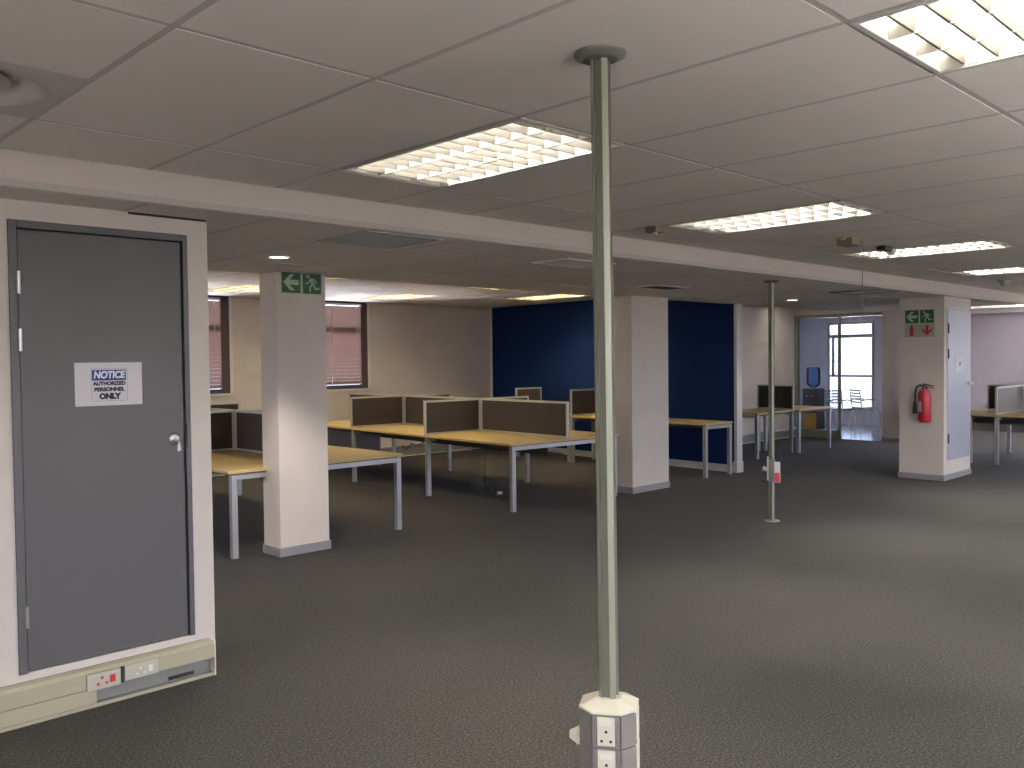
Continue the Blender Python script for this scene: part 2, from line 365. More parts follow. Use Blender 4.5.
# ------------------------------------------------------------------ recessed louvre lights (origin at the lower face centre, long side along y)
def make_light(label, tube_mat, group, w=0.60, l=1.19):
    t = thing('ceiling_light', label, 'ceiling light', group=group)
    hw, hl = w/2, l/2
    b = MB()   # open white housing
    b.box(-hw, hw, -hl, hl, 0.098, 0.11)
    b.box(-hw, -hw+0.006, -hl, hl, 0.0, 0.098).box(hw-0.006, hw, -hl, hl, 0.0, 0.098)
    b.box(-hw+0.006, hw-0.006, -hl, -hl+0.006, 0.0, 0.098).box(-hw+0.006, hw-0.006, hl-0.006, hl, 0.0, 0.098)
    b.build('housing', M['housing'], t)
    r = MB()
    r.box(-hw-0.012, -hw+0.008, -hl-0.008, hl+0.008, -0.004, 0.0).box(hw-0.008, hw+0.012, -hl-0.008, hl+0.008, -0.004, 0.0)
    r.box(-hw+0.008, hw-0.008, -hl-0.008, -hl+0.008, -0.004, 0.0).box(-hw+0.008, hw-0.008, hl-0.008, hl+0.008, -0.004, 0.0)
    r.build('rim', M['louvre_trim'], t)
    lv = MB(); lb = MB(); yl = hl-0.075; n = 11; cw = (w-0.016)/3
    for k in (1, 2):
        x = -hw+0.008+cw*k
        lv.prism([(x-0.003,0.002),(x+0.003,0.002),(x+0.011,0.048),(x-0.011,0.048)], 'y', -hl+0.008, hl-0.008)
    for k in range(n+1):
        y = -yl + 2*yl*k/n
        for c in range(3):
            x0 = -hw+0.008+cw*c+0.004; x1 = x0+cw-0.008
            lb.prism([(y-0.004,0.004),(y+0.004,0.004),(y+0.018,0.046),(y-0.018,0.046)], 'x', x0, x1)
    for s in (-1, 1):   # curved side reflectors
        lv.prism([(s*(hw-0.008),0.002),(s*(hw-0.012),0.002),(s*(hw-0.024),0.03),(s*(hw-0.05),0.06),(s*(hw-0.008),0.06)], 'y', -hl+0.008, hl-0.008)
    lv.build('louvre', M['louvre'], t); lb.build('cross_blades', M['louvre_blade'], t)
    for c in range(3):
        x = -hw+0.008+cw*(c+0.5)
        MB().cyl((x,-yl+0.01,0.07),(x,yl-0.01,0.07),0.013,n=10).build('fluorescent_tube', tube_mat, t)
    return t
base = make_light('bright louvred ceiling light beside the head of the tall grey pole', TUBE, 'louvred lights in the near ceiling')
lab = {(2.28,2.275): base['label'],
       (2.28,-0.16): 'louvred ceiling light with wide open cells cut by the upper photo corner',
       (4.84,2.275): 'louvred ceiling light with a small sensor box at its corner',
       (7.40,2.275): 'louvred ceiling light next to the small hanging wire bracket',
       (9.96,2.275): 'small louvred ceiling light cut by the photo edge above the extinguisher column'}
first = True
for x, y in ul_cells:
    L = lab.get((x, y), 'louvred ceiling light added outside the view over the near floor')  # unlisted cells hold unseen fixtures added to light the office
    c = (x+0.32, y+0.608, ZU)
    if first: base.location = c; base['label'] = L; first = False
    else: copy_thing(base, c, 0, L)
far = make_light('x', TUBE_WARM, 'warm lights in the far ceiling')
hlab = {(5.08,7.42): 'small warm ceiling light just beside the top of the green signed column',
        (5.08,9.86): 'warm ceiling light between the grey door wall and the green signed column',
        (7.584,7.42): 'short warm ceiling light slit in the yellowish ceiling before the next row',
        (7.584,9.86): 'warm ceiling light above the blind window behind the green signed column',
        (9.462,8.64): 'warm ceiling light in front of the blue partition wall',
        (17.6,8.64): 'ceiling light inside the meeting room seen through the glass panel',
        (15.096,7.42): 'thin ceiling light strip above the pair of small desks'}
for i, q in enumerate(hl_cells):
    c = (q[0]+0.313, q[1]+0.61, ZH)
    if i == 0: far.location = c; far['label'] = hlab[q]
    else:
        k = copy_thing(far, c, 0, hlab[q])
        if q[0] > 15:                       # weaker tubes in the two fixtures of the small side rooms
            for ch in k.children:
                if ch.name.startswith('fluorescent_tube'):
                    ch.data = ch.data.copy(); ch.data.materials[0] = TUBE_DIM if q[0] < 17 else TUBE_COOL

# ------------------------------------------------------------------ round downlights
def make_down(label):
    t = thing('downlight', label, 'downlight', group='round downlights')
    MB().lathe([(0.066,-0.004),(0.082,-0.004),(0.082,0.002),(0.066,0.002),(0.066,-0.004)], n=32).build('ring', M['white'], t)
    MB().lathe([(0.0005,-0.002),(0.065,-0.002),(0.065,0.0),(0.0005,0.0)], n=32).build('lamp', LAMP, t)
    return t
d0 = make_down('round lit downlight in front of the green signed column'); d0.location = (3.147, 5.53, ZL)
copy_thing(d0, (10.63, 5.65, ZL), 0, 'round lit downlight above the thin power pole by the blue partition')
def spot(loc, power, color, size=1.9, blend=0.35, aim=None):
    l = bpy.data.lights.new('fixture_spot', 'SPOT'); l.energy = power; l.color = color; l.spot_size = size; l.spot_blend = blend; l.shadow_soft_size = 0.05
    o = bpy.data.objects.new('fixture_spot', l); COL.objects.link(o); o.location = loc
    return o
for x, y, pw in ((3.147, 5.53, 165), (10.63, 5.65, 25)): spot((x, y, ZL-0.02), pw, (1.0, 0.87, 0.76), 1.75, 0.5)

for x, y in ul_cells: spot((x+0.32, y+0.608, ZU-0.008), 270, (1.0, 0.90, 0.74), 1.25, 1.0)  # extra spot added under each louvred light to pool light on the floor

# ------------------------------------------------------------------ ceiling fittings
t = thing('ceiling_diffuser', 'square ceiling panel with a round air diffuser, cut by the photo edge', 'air vent', (0.69, 3.178, ZU))
b = MB(); n = 48; RH = 0.258; cc = (0.0, 0.005)
ring = [(cc[0]+RH*math.cos(2*PI*i/n), cc[1]+RH*math.sin(2*PI*i/n)) for i in range(n)]
sq = []
for i in range(n):                                            # square outline met by the same rays
    c_, s_ = math.cos(2*PI*i/n), math.sin(2*PI*i/n)
    k = min((0.302 if c_ > 0 else 0.322)/max(abs(c_), 1e-6), 0.294/max(abs(s_), 1e-6)); sq.append((c_*k, s_*k))
b.add([(x,y,0.0) for x,y in ring]+[(x,y,0.0) for x,y in sq]+[(x,y,0.01) for x,y in sq], [(i,(i+1)%n,n+(i+1)%n,n+i) for i in range(n)]+[(n+i,n+(i+1)%n,2*n+(i+1)%n,2*n+i) for i in range(n)])
b.build('panel', M['diffuser'], t)
b = MB(); pr = [(0.268,-0.003),(0.255,-0.007),(0.24,0.0),(0.205,0.022),(0.175,0.075),(0.172,0.085)]
vs = [(cc[0]+R*math.cos(2*PI*i/n), cc[1]+R*math.sin(2*PI*i/n), z) for R, z in pr for i in range(n)]
b.add(vs, [(k*n+i,k*n+(i+1)%n,(k+1)*n+(i+1)%n,(k+1)*n+i) for k in range(len(pr)-1) for i in range(n)], 0, True)
b.add([(cc[0]+0.172*math.cos(2*PI*i/n), cc[1]+0.172*math.sin(2*PI*i/n), 0.085) for i in range(n)], [tuple(range(n))])
b.build('outer_ring', M['diffuser'], t)
MB().lathe([(0.0005,0.004),(0.13,0.006),(0.16,0.016),(0.162,0.024),(0.0005,0.026)], (cc[0],cc[1],0), 40).build('centre_disc', M['diffuser'], t)
def grille(label, x0, x1, y0, y1, z, m, frame_m, slats=8):
    t = thing('ceiling_grille', label, 'air vent', ((x0+x1)/2, (y0+y1)/2, z), group='air grilles in the lower ceiling')
    w, l = (x1-x0)/2, (y1-y0)/2
    MB().box(-w+0.02, w-0.02, -l+0.02, l-0.02, -0.002, 0.001).build('core', M[m], t)
    MB().box(-w, -w+0.02, -l, l, -0.008, 0.001).box(w-0.02, w, -l, l, -0.008, 0.001).box(-w+0.02, w-0.02, -l, -l+0.02, -0.008, 0.001).box(-w+0.02, w-0.02, l-0.02, l, -0.008, 0.001).build('frame', M[frame_m], t)
    b = MB()
    for k in range(slats):
        y = -l+0.03+(2*l-0.06)*(k+0.5)/slats
        b.box(-w+0.02, w-0.02, y-0.006, y+0.006, -0.006, -0.002)
    b.build('slats', M[m], t)
grille('flat grey return air grille in the lower ceiling behind the beam', 2.88, 3.43, 4.09, 4.62, ZL, 'grille', 'grille', 14)
grille('lilac grey air grille with bright white edge beyond the tall pole', 4.78, 5.34, 4.30, 4.66, ZL, 'diffuser', 'white')
grille('dark slotted air grille in front of the middle white column', 7.25, 7.80, 5.30, 5.62, ZL, 'black', 'white')
grille('dark slotted air grille above the view into the meeting room', 9.70, 10.25, 4.12, 4.70, ZL, 'grille', 'black')
t = thing('ceiling_bracket', 'small beige ceiling bracket box with a thin wire hanging down', 'bracket', (6.45, 2.97, ZU+0.002))
MB().box(-0.07,0.07,-0.06,0.06,-0.06,0).build('box', M['sensor'], t, 0.005)
MB().box(-0.11,-0.075,-0.02,0.02,-0.02,0).box(0.075,0.11,-0.02,0.02,-0.02,0).build('clip', M['brass'], t)
MB().tube([(0.06,-0.075,-0.01),(0.065,-0.08,-0.2),(0.062,-0.078,-0.4),(0.066,-0.08,-0.62)],0.003,6).build('wire', M['grey'], t)
t = thing('ceiling_sensor', 'black and white cable end unit against the louvred light', 'sensor', (7.19, 3.0, ZU))
MB().box(-0.10,0.06,-0.035,0.035,-0.035,0).build('body', M['black'], t, 0.006)
MB().cyl((0.06,0,-0.03),(0.14,0,-0.03),0.028).build('white_end', M['white'], t)
t = thing('smoke_detector', 'small round smoke detector on the ceiling past the last light', 'smoke detector', (11.6, 3.42, ZU))
MB().lathe([(0.03,-0.07),(0.045,-0.06),(0.05,-0.035),(0.07,-0.03),(0.075,-0.0)], n=24).build('dome', M['diffuser'], t)
t = thing('ceiling_sensor', 'tiny sensor box at the corner of the second louvred light', 'sensor', (4.86, 3.58, ZU))
MB().box(-0.05,0.05,-0.045,0.045,-0.04,0).build('body', M['sensor'], t, 0.005)
MB().cyl((0,0,-0.048),(0,0,-0.04),0.02).build('lens', M['white'], t)
t = thing('ceiling_sensor', 'tiny white ceiling clip just behind the tall grey pole', 'sensor', (3.0, 2.50, ZU))
MB().box(-0.02,0.02,-0.015,0.015,-0.012,0).build('body', M['white'], t, 0.003)

# ------------------------------------------------------------------ columns
def column(label, x0, x1, y0, y1):
    t = thing('column', label, 'column', (x0, y0, 0), kind='structure')
    w, d = x1-x0, y1-y0
    MB().box(0, w, 0, d, 0, ZL+0.012 if y1 < YE else ZL).box(0.0, w, min(YE-y0, d), d, ZL-0.01, ZH+0.02).build('shaft', M['wall'], t)
    MB().box(-0.012, w+0.012, -0.012, d+0.012, 0, 0.075).build('baseboard', M['skirt'], t, 0.004)
    return t
column('square white column carrying the green arrow and running man sign', 3.64, 4.10, 6.45, 6.72)
column('wide white column in the middle before the blue partition', 8.21, 8.93, 6.39, 6.72)
column('grey white column with the fire extinguisher and a narrow door', 11.63, 12.585, 4.12, 4.676)

# ------------------------------------------------------------------ doors
def hinge(parent, x, y, z, h, m='steel'):
    MB().cyl((x, y, z), (x, y, z+h), 0.009, n=10).cyl((x, y, z+h*0.30), (x, y, z+h*0.34), 0.0105, n=10).cyl((x, y, z+h*0.64), (x, y, z+h*0.68), 0.0105, n=10).build('hinge', M[m], parent)
d = thing('door_1', 'tall grey steel service door with a white notice sheet', 'door', (1.135, 4.33, 0.215), kind='structure')
fw = 0.034
MB().box(0, fw, -0.012, 0.06, 0.0, 2.027).box(0.81-fw+0.009, 0.81, -0.012, 0.06, 0.0, 2.027).box(fw, 0.81-fw+0.009, -0.012, 0.06, 2.027-fw, 2.027).build('door_frame', M['door_frame'], d, 0.002)
MB().box(fw, 0.81-fw+0.009, 0.05, 0.065, 0.0, 2.027-fw).build('door_gap', M['gap'], d)
MB().box(fw+0.004, 0.81-fw+0.001, 0.0, 0.045, 0.004, 2.027-fw-0.005).build('door_leaf', M['door'], d, 0.002)
for z in (1.70, 1.445, 0.205): hinge(d, fw+0.002, -0.016, z, 0.10)
lk = MB().lathe([(0.0005,0),(0.028,0),(0.030,0.006),(0.020,0.012),(0.0005,0.013)], n=24)
lk.v = [(v[0], -v[2], v[1]) for v in lk.v]
lo = lk.build('lock', M['steel'], d); lo.location = (0.727, 0.0, 1.005)
MB().box(-0.004,0.004,-0.03,-0.012,-0.008,0.008).build('keyhole_key', M['brass'], lo)
MB().prism([(0.0,-0.055),(0.006,-0.06),(0.014,-0.06),(0.02,-0.053),(0.016,-0.02),(0.010,-0.012),(0.004,-0.02)],'y',-0.034,-0.030).cyl((0.006,-0.032,-0.002),(0.012,-0.032,-0.014),0.0025,n=6).build('key_tag', M['steel'], lo)
MB().box(0.81-fw+0.006,0.81-fw+0.013,-0.014,-0.011,0.96,1.08).build('strike_plate', M['gap'], d)
# notice sheet taped to the door
n_ = thing('notice_sheet', 'white landscape notice sheet taped to the grey steel door', 'notice', (1.553, 4.3285, 1.503))
MB().box(-0.1545, 0.1545, -0.0012, 0.0, -0.101, 0.103).build('sheet', M['paper'], n_)
def rect_ring(b, x0, x1, z0, z1, w, y0, y1):
    b.box(x0, x1, y0, y1, z0, z0+w).box(x0, x1, y0, y1, z1-w, z1).box(x0, x0+w, y0, y1, z0+w, z1-w).box(x1-w, x1, y0, y1, z0+w, z1-w); return b
rect_ring(MB(), -0.081, 0.084, -0.079, 0.075, 0.0014, -0.0018, -0.0012).build('border', M['ink_grey'], n_)
MB().box(-0.078, 0.078, -0.0020, -0.0012, 0.018, 0.068).build('blue_header', M['sign_blue'], n_)
R90 = (PI/2, 0, 0)
text_mesh('header_lettering', 'NOTICE', 0.046, M['paper_white'], n_, (0.0, -0.0026, 0.043), R90, bold=0.0019, squeeze=0.84, shear=0.15)
text_mesh('lettering', 'AUTHORIZED', 0.0235, M['ink'], n_, (0.001, -0.0018, 0.003), R90, bold=0.0015, squeeze=1.0)
text_mesh('lettering', 'PERSONNEL', 0.0245, M['ink'], n_, (0.001, -0.0018, -0.025), R90, bold=0.0015, squeeze=1.05)
text_mesh('lettering', 'ONLY', 0.036, M['ink'], n_, (0.002, -0.0018, -0.058), R90, bold=0.0026, squeeze=0.98)
# door on the extinguisher column
d = thing('door_2', 'narrow pale grey duct door on the extinguisher column', 'door', (11.70, 4.12, 0.25), kind='structure')
MB().box(0, 0.03, -0.008, 0, 0, 1.96).box(0.825, 0.855, -0.008, 0, 0, 1.96).box(0.03, 0.825, -0.008, 0, 1.93, 1.96).build('door_frame', M['white_trim'], d)
MB().box(0.034, 0.821, -0.014, -0.001, 0.003, 1.926).build('door_leaf', M['door_pale'], d, 0.002)
for z in (1.62, 1.30, 0.22): hinge(d, 0.036, -0.02, z, 0.12, 'under')
lo = MB().cyl((0.79,-0.014,0.965),(0.79,-0.03,0.965),0.03).cyl((0.79,-0.03,0.965),(0.79,-0.06,0.965),0.013).build('lock', M['steel'], d)
n_ = thing('notice_sheet', 'bright white torn notice on the narrow column door', 'notice', (12.16, 4.105, 1.475))
MB().prism([(-0.19,-0.105),(0.14,-0.105),(0.15,-0.06),(0.18,-0.05),(0.17,-0.01),(0.20,0.0),(0.16,0.03),(0.15,0.10),(-0.19,0.105)], 'y', -0.002, 0.0).build('sheet', M['paper_white'], n_)
MB().prism([(-0.05,-0.02),(-0.02,-0.03),(0.0,0.0),(0.02,0.015),(-0.01,0.03),(-0.04,0.02)], 'y', -0.003, -0.002).build('mark', M['ink_grey'], n_)

# ------------------------------------------------------------------ signs (x right, z up in the local frame, facing -y)
def disc(b, cx, cz, r, y0, y1, m=0, n=20): return b.prism([(cx+r*math.cos(2*PI*i/n), cz+r*math.sin(2*PI*i/n)) for i in range(n)], 'y', y0, y1, m)
def limb(b, pts, w, y0, y1):
    for (a, c) in zip(pts, pts[1:]):
        dx, dz = c[0]-a[0], c[1]-a[1]; L = math.hypot(dx, dz); nx, nz = -dz/L*w/2, dx/L*w/2
        b.prism([(a[0]+nx,a[1]+nz),(a[0]-nx,a[1]-nz),(c[0]-nx,c[1]-nz),(c[0]+nx,c[1]+nz)], 'y', y0, y1)
    for p in pts: disc(b, p[0], p[1], w/2, y0, y1, n=10)
def arrow_shape(b, c, s, y0, y1, ang):
    p = [(-0.46,0.0),(-0.06,0.42),(0.20,0.42),(-0.10,0.13),(0.44,0.13),(0.44,-0.13),(-0.10,-0.13),(0.20,-0.42),(-0.06,-0.42)]
    ca, sa = math.cos(ang), math.sin(ang)
    return b.prism([(c[0]+s*(x*ca-z*sa), c[1]+s*(x*sa+z*ca)) for x, z in p], 'y', y0, y1)
def man_shape(b, c, s, y0, y1):
    q = lambda x, z: (c[0]+s*x, c[1]+s*z)
    disc(b, *q(-0.22, 0.34), 0.085*s, y0, y1)
    b.prism([q(-0.16,0.24), q(0.02,0.27), q(0.13,-0.06), q(-0.03,-0.10)], 'y', y0, y1)
    limb(b, [q(-0.12,0.20), q(-0.19,0.02), q(-0.36,-0.02)], 0.075*s, y0, y1)
    limb(b, [q(-0.02,0.23), q(0.16,0.18), q(0.22,0.02)], 0.075*s, y0, y1)
    limb(b, [q(0.0,-0.07), q(-0.13,-0.20), q(-0.12,-0.42)], 0.095*s, y0, y1)
    limb(b, [q(0.08,-0.07), q(0.18,-0.28), q(0.38,-0.26)], 0.095*s, y0, y1)
    return b
def exit_sign(label, loc, rz, s, gap):
    t = thing('exit_sign', label, 'exit sign', loc, rz, group='green escape route signs')
    MB().box(-s-gap/2-0.01, s+gap/2+0.01, -0.004, 0, -s/2-0.01, s/2+0.01).build('plate', M['sign_lum'], t)
    for k, nm in ((-1,'arrow'),(1,'running_figure')):
        cx = k*(s/2+gap/2)
        p = MB().box(cx-s/2, cx+s/2, -0.007, -0.004, -s/2, s/2).build('green_panel', M['sign_green'], t)
        b = MB()
        if k < 0: arrow_shape(b, (cx, 0), s*0.92, -0.009, -0.007, 0)
        else: man_shape(b, (cx, 0), s*0.95, -0.009, -0.007)
        b.build(nm, M['sign_lum'], p)
    return t
exit_sign('green exit sign with arrow and running man on the square white column', (3.872, 6.449, 2.252), 0, 0.172, 0.024)
exit_sign('green exit sign with arrow and running man above the fire extinguisher', (11.629, 4.42, 2.088), -PI/2, 0.165, 0.022)
t = thing('fire_sign', 'cream fire sign with red extinguisher and red down arrow symbols', 'fire sign', (11.629, 4.42, 1.912), -PI/2)
MB().box(-0.186, 0.186, -0.003, 0, -0.085, 0.082).build('plate', M['sign_cream'], t)
b = MB().box(-0.121, -0.073, -0.005, -0.003, -0.065, 0.03); disc(b, -0.097, 0.03, 0.024, -0.0052, -0.003); b.box(-0.107, -0.088, -0.005, -0.003, 0.05, 0.07)
b.build('extinguisher_symbol', M['sign_red'], t)
b = MB(); arrow_shape(b, (0.093, 0.0), 0.145, -0.005, -0.003, PI/2); b.build('arrow_symbol', M['sign_red'], t)
# fire extinguisher hung on the column, local -y points away from the wall
t = thing('fire_extinguisher', 'red fire extinguisher hanging on the grey column face', 'fire extinguisher', (11.63, 4.32, 0.74), -PI/2)
MB().lathe([(0.05,0.0),(0.068,0.01),(0.075,0.03),(0.075,0.34),(0.066,0.385),(0.045,0.415),(0.028,0.43)], (0,-0.088,0), 24).build('cylinder', M['red_paint'], t)
MB().lathe([(0.028,0.43),(0.03,0.445),(0.022,0.46),(0.02,0.475)], (0,-0.088,0), 16).build('valve', M['black'], t)
MB().prism([(-0.02,0.475),(0.115,0.455),(0.12,0.465),(0.0,0.495),(-0.02,0.495)], 'y', -0.098, -0.078).prism([(0.0,0.46),(0.11,0.425),(0.112,0.435),(0.01,0.47)], 'y', -0.096, -0.08).build('handle', M['black'], t)
MB().tube([(-0.02,-0.088,0.46),(-0.06,-0.09,0.475),(-0.10,-0.09,0.45),(-0.118,-0.09,0.38),(-0.122,-0.09,0.25)], 0.011, 8).cyl((-0.122,-0.09,0.26),(-0.122,-0.09,0.11),0.018,0.03,12).build('hose', M['black'], t)
MB().box(-0.03,0.03,-0.02,0.0,0.30,0.40).build('wall_bracket', M['steel'], t)
b = MB(); n = 8
for i in range(n):
    a0, a1 = [PI*1.02+PI*0.42*k/n for k in (i, i+1)]
    P = lambda a, z: (0.0762*math.cos(a), -0.088+0.0762*math.sin(a), z)
    b.quad(P(a0,0.14), P(a1,0.14), P(a1,0.27), P(a0,0.27))
b.build('paper_label', M['paper'], t)

# ------------------------------------------------------------------ power trunking on the door wall
t = thing('power_trunking', 'cream two channel skirting trunking with sockets under the grey door', 'trunking', (0, 4.33, 0))
x0, x1 = XL, 2.02
MB().box(x0, x1, -0.012, 0, 0.0, 0.18).box(x0, x1, -0.056, -0.012, 0.0, 0.012).box(x0, x1, -0.052, -0.012, 0.088, 0.094).box(x0, x1, -0.060, -0.056, 0.0, 0.018).build('back_channel', M['trunk_in'], t)
MB().prism([(-0.060,0.162),(-0.050,0.178),(0.0,0.180),(0.0,0.174),(-0.046,0.172),(-0.052,0.160)], 'x', x0, x1).build('top_rail', M['trunk'], t)
MB().box(x0, 1.398, -0.060, -0.054, 0.092, 0.161).box(1.735, x1, -0.060, -0.054, 0.092, 0.161).build('upper_cover', M['trunk'], t)
MB().box(x0, 1.443, -0.060, -0.054, 0.019, 0.088).build('lower_cover', M['trunk'], t)
MB().box(x0, x1, -0.064, -0.060, 0.002, 0.016).build('bottom_lip', M['trunk'], t)
MB().box(x1, x1+0.006, -0.064, 0, 0.0, 0.179).build('end_cap', M['cream'], t)
MB().box(1.80, 1.93, -0.018, -0.0125, 0.018, 0.036).build('cable', M['black'], t)
p = MB().box(1.400, 1.552, -0.066, -0.054, 0.080, 0.158).build('socket_plate', M['plate'], t, 0.003)
b = MB()
for dx, dz, r in ((1.467,0.134,0.007),(1.449,0.106,0.0065),(1.487,0.106,0.0065)): disc(b, dx, dz, r, -0.068, -0.066, n=14)
b.build('pin_holes', M['red'], p)
MB().box(1.503, 1.526, -0.070, -0.066, 0.103, 0.138).build('switch', M['red'], p)
MB().box(1.554, 1.569, -0.058, -0.054, 0.082, 0.160).build('open_gap', M['black'], t)
p = MB().box(1.571, 1.733, -0.066, -0.054, 0.088, 0.160).build('socket_plate', M['plate'], t, 0.003)
b = MB()
for dx, dz, r in ((1.645,0.134,0.006),(1.629,0.110,0.006),(1.662,0.110,0.006)): disc(b, dx, dz, r, -0.0675, -0.066, n=14)
b.build('pin_holes', M['white'], p)
MB().box(1.682, 1.702, -0.070, -0.066, 0.108, 0.140).build('switch', M['white'], p)
# plain trunking along the far walls
def far_trunk(label, loc, rz, L):
    t = thing('power_trunking', label, 'trunking', loc, rz)
    MB().box(0, L, -0.055, 0, 0.0, 0.015).box(0, L, -0.05, 0, 0.015, 0.165).build('channel', M['trunk_in'], t)
    MB().box(0, L, -0.06, -0.0, 0.165, 0.175).build('top_rail', M['trunk'], t)
    MB().box(0, L, -0.058, -0.052, 0.0, 0.014).build('bottom_lip', M['white'], t)
far_trunk('dark skirting trunking under the blind windows behind the benches', (XL, YW, 0), 0, 13.9)
far_trunk('skirting trunking behind the pair of small desks', (10.86, 8.62, 0), 0, 5.42)

# ------------------------------------------------------------------ power poles
def pole_profile(R=0.029, w=0.024, dep=0.008, rot=0.0):
    pts = []
    ha = math.asin(w/2/R)
    for k in range(4):
        c = rot + k*PI/2
        q = [(R*math.cos(c-ha), R*math.sin(c-ha))]
        ri = R*math.cos(ha)-dep
        for s in (-1, 1):
            q.append((ri*math.cos(c) - s*(w/2-0.002)*math.sin(c), ri*math.sin(c) + s*(w/2-0.002)*math.cos(c)))
        q.append((R*math.cos(c+ha), R*math.sin(c+ha)))
        a0 = c+ha; a1 = c+PI/2-ha
        q += [(R*math.cos(a0+(a1-a0)*j/6), R*math.sin(a0+(a1-a0)*j/6)) for j in range(1, 6)]
        pts += q
    return pts
def pole_body(t, top, rot):
    pb = MB().prism(pole_profile(rot=rot), 'z', 0.004, top-0.002)
    for i in range(2, len(pb.m)): pb.m[i] = 1 if (i-2) % 9 in (0, 1, 2) else 0      # recessed channels are a darker grey
    pb.build('pole', [M['alu'], M['groove']], t)
    MB().lathe([(0.05,-0.02),(0.074,-0.008),(0.077,-0.002),(0.077,0.0)], (0,0,top), 32).build('ceiling_flange', M['flange'], t)
    MB().lathe([(0.075,0.0),(0.075,0.006),(0.06,0.012),(0.033,0.016)], n=32).build('floor_flange', M['alu'], t)
P1 = (1.985, 1.652)
face = math.atan2(-P1[1], -P1[0]) - math.radians(7)          # main face turned a little to the left of the camera
t = thing('power_pole', 'tall thin grey power pole standing close in the open floor', 'power pole', (*P1, 0))
t.location = (P1[0]+0.0105, P1[1]-0.0103, 0); t.rotation_euler = (-0.0042, -0.0043, 0)   # it stands very slightly out of plumb
pole_body(t, ZU, face-math.radians(12))
bx = thing('socket_box', '', ''); del bx['label'], bx['category'], bx['kind']
bx.parent = t; bx.rotation_euler = (0, 0, face + PI/2)         # local -y is the main face
R_, C_ = 0.0835, 0.042
def octo(r, c): return [(-r+c,-r),(r-c,-r),(r,-r+c),(r,r-c),(r-c,r),(-r+c,r),(-r,r-c),(-r,-r+c)]
ZB, ZT = 0.390, 0.580
b = MB().prism(octo(R_-0.006, C_-0.004), 'z', ZB, ZT)
core = b.build('core', M['grey'], bx); 
b = MB(); lo_, hi_ = octo(R_, C_), octo(0.036, 0.02); n = 8
vs = [(x,y,ZT) for x,y in lo_] + [(x,y,ZT+0.006) for x,y in lo_] + [(x,y,ZT+0.026) for x,y in hi_]
b.add(vs, [(i,(i+1)%8,8+(i+1)%8,8+i) for i in range(8)] + [(8+i,8+(i+1)%8,16+(i+1)%8,16+i) for i in range(8)] + [tuple(range(7,-1,-1)), tuple(range(16,24))])
b.build('top_cap', M['cream'], bx)
b = MB().prism(octo(R_, C_), 'z', ZB-0.008, ZB); b.build('bottom_cap', M['cream'], bx)
for k in range(4):                                            # module faces and corner strips
    a = k*PI/2
    for z0 in (ZB+0.002, (ZB+ZT)/2+0.003):
        z1 = z0+(ZT-ZB)/2-0.006
        for xa, xb in ((-0.0405, -0.026), (0.026, 0.0405)):
            o = MB().box(xa, xb, -R_, -R_+0.008, z0, z1).build('face_strip', M['grey'] if k != 1 else M['cream'], bx, 0.0015); o.rotation_euler = (0,0,a)
    for z0 in (ZB+0.004, (ZB+ZT)/2+0.005):
        h = (ZT-ZB)/2-0.012
        pl = MB().box(-0.0255, 0.0255, -R_-0.002, -R_+0.008, z0, z0+h).build('socket_plate', M['cream'], bx, 0.002); pl.rotation_euler = (0,0,a)
        if k in (0, 3):
            q = MB()
            for dx, dz in ((0,0.042),(-0.013,0.015),(0.013,0.015)): disc(q, dx, z0+dz, 0.0042, -R_-0.003, -R_-0.002, n=12)
            q.build('pin_holes', M['black'], pl)
            MB().box(-0.018, 0.018, -R_-0.0032, -R_-0.002, z0+h-0.024, z0+h-0.008).build('shutter', M['white'], pl)
    for z0 in (ZB+0.002, (ZB+ZT)/2+0.003):
        o = MB().prism([(0.0435,-R_),(R_,-0.0435),(R_-0.006,-0.0435),(0.0435,-R_+0.006)], 'z', z0, z0+(ZT-ZB)/2-0.006).build('corner_strip', M['grey'], bx, 0.001); o.rotation_euler = (0,0,a)
pg = MB().prism([(-0.022,0.0),(0.022,0.0),(0.022,0.04),(-0.022,0.04)], 'y', -R_-0.012, -R_-0.002)
pg.add([(-0.02,-R_-0.012,0.002),(0.02,-R_-0.012,0.002),(0.02,-R_-0.012,0.038),(-0.02,-R_-0.012,0.038),(-0.008,-R_-0.035,0.012),(0.008,-R_-0.035,0.012),(0.008,-R_-0.035,0.03),(-0.008,-R_-0.035,0.03)],
       [(0,1,5,4),(1,2,6,5),(2,3,7,6),(3,0,4,7),(4,5,6,7)])
pgo = pg.build('plug_cover', M['cream'], bx); pgo.rotation_euler = (0,0,-PI/2); pgo.location = (0,0,0.462)

t = thing('power_pole', 'thin pale power pole with red socket far across the carpet', 'power pole', (7.75, 4.335, 0))
pole_body(t, ZL, math.atan2(-4.335, -7.75)-0.4)
bx = thing('socket_box', '', ''); del bx['label'], bx['category'], bx['kind']
bx.parent = t; bx.rotation_euler = (0, 0, math.atan2(-4.335, -7.75)+PI/2)
MB().box(-0.03, 0.035, -0.055, 0.05, 0.385, 0.60).build('core', M['grey'], bx, 0.005)
MB().prism([(-0.045,-0.05),(-0.03,-0.05),(-0.03,0.05),(-0.045,0.05)], 'z', 0.40, 0.625).build('side_cover', M['cream'], bx, 0.003)
MB().box(0.02, 0.078, -0.066, -0.055, 0.385, 0.585).build('socket_plate', M['cream'], bx, 0.004)
MB().box(0.026, 0.072, -0.070, -0.066, 0.49, 0.58).build('white_socket', M['white'], bx, 0.003)
MB().box(0.026, 0.072, -0.071, -0.066, 0.39, 0.48).build('red_socket', M['red'], bx, 0.003)
MB().cyl((-0.045,-0.01,0.50),(-0.085,-0.01,0.515),0.018,0.024,12).build('plug', M['cream'], bx)
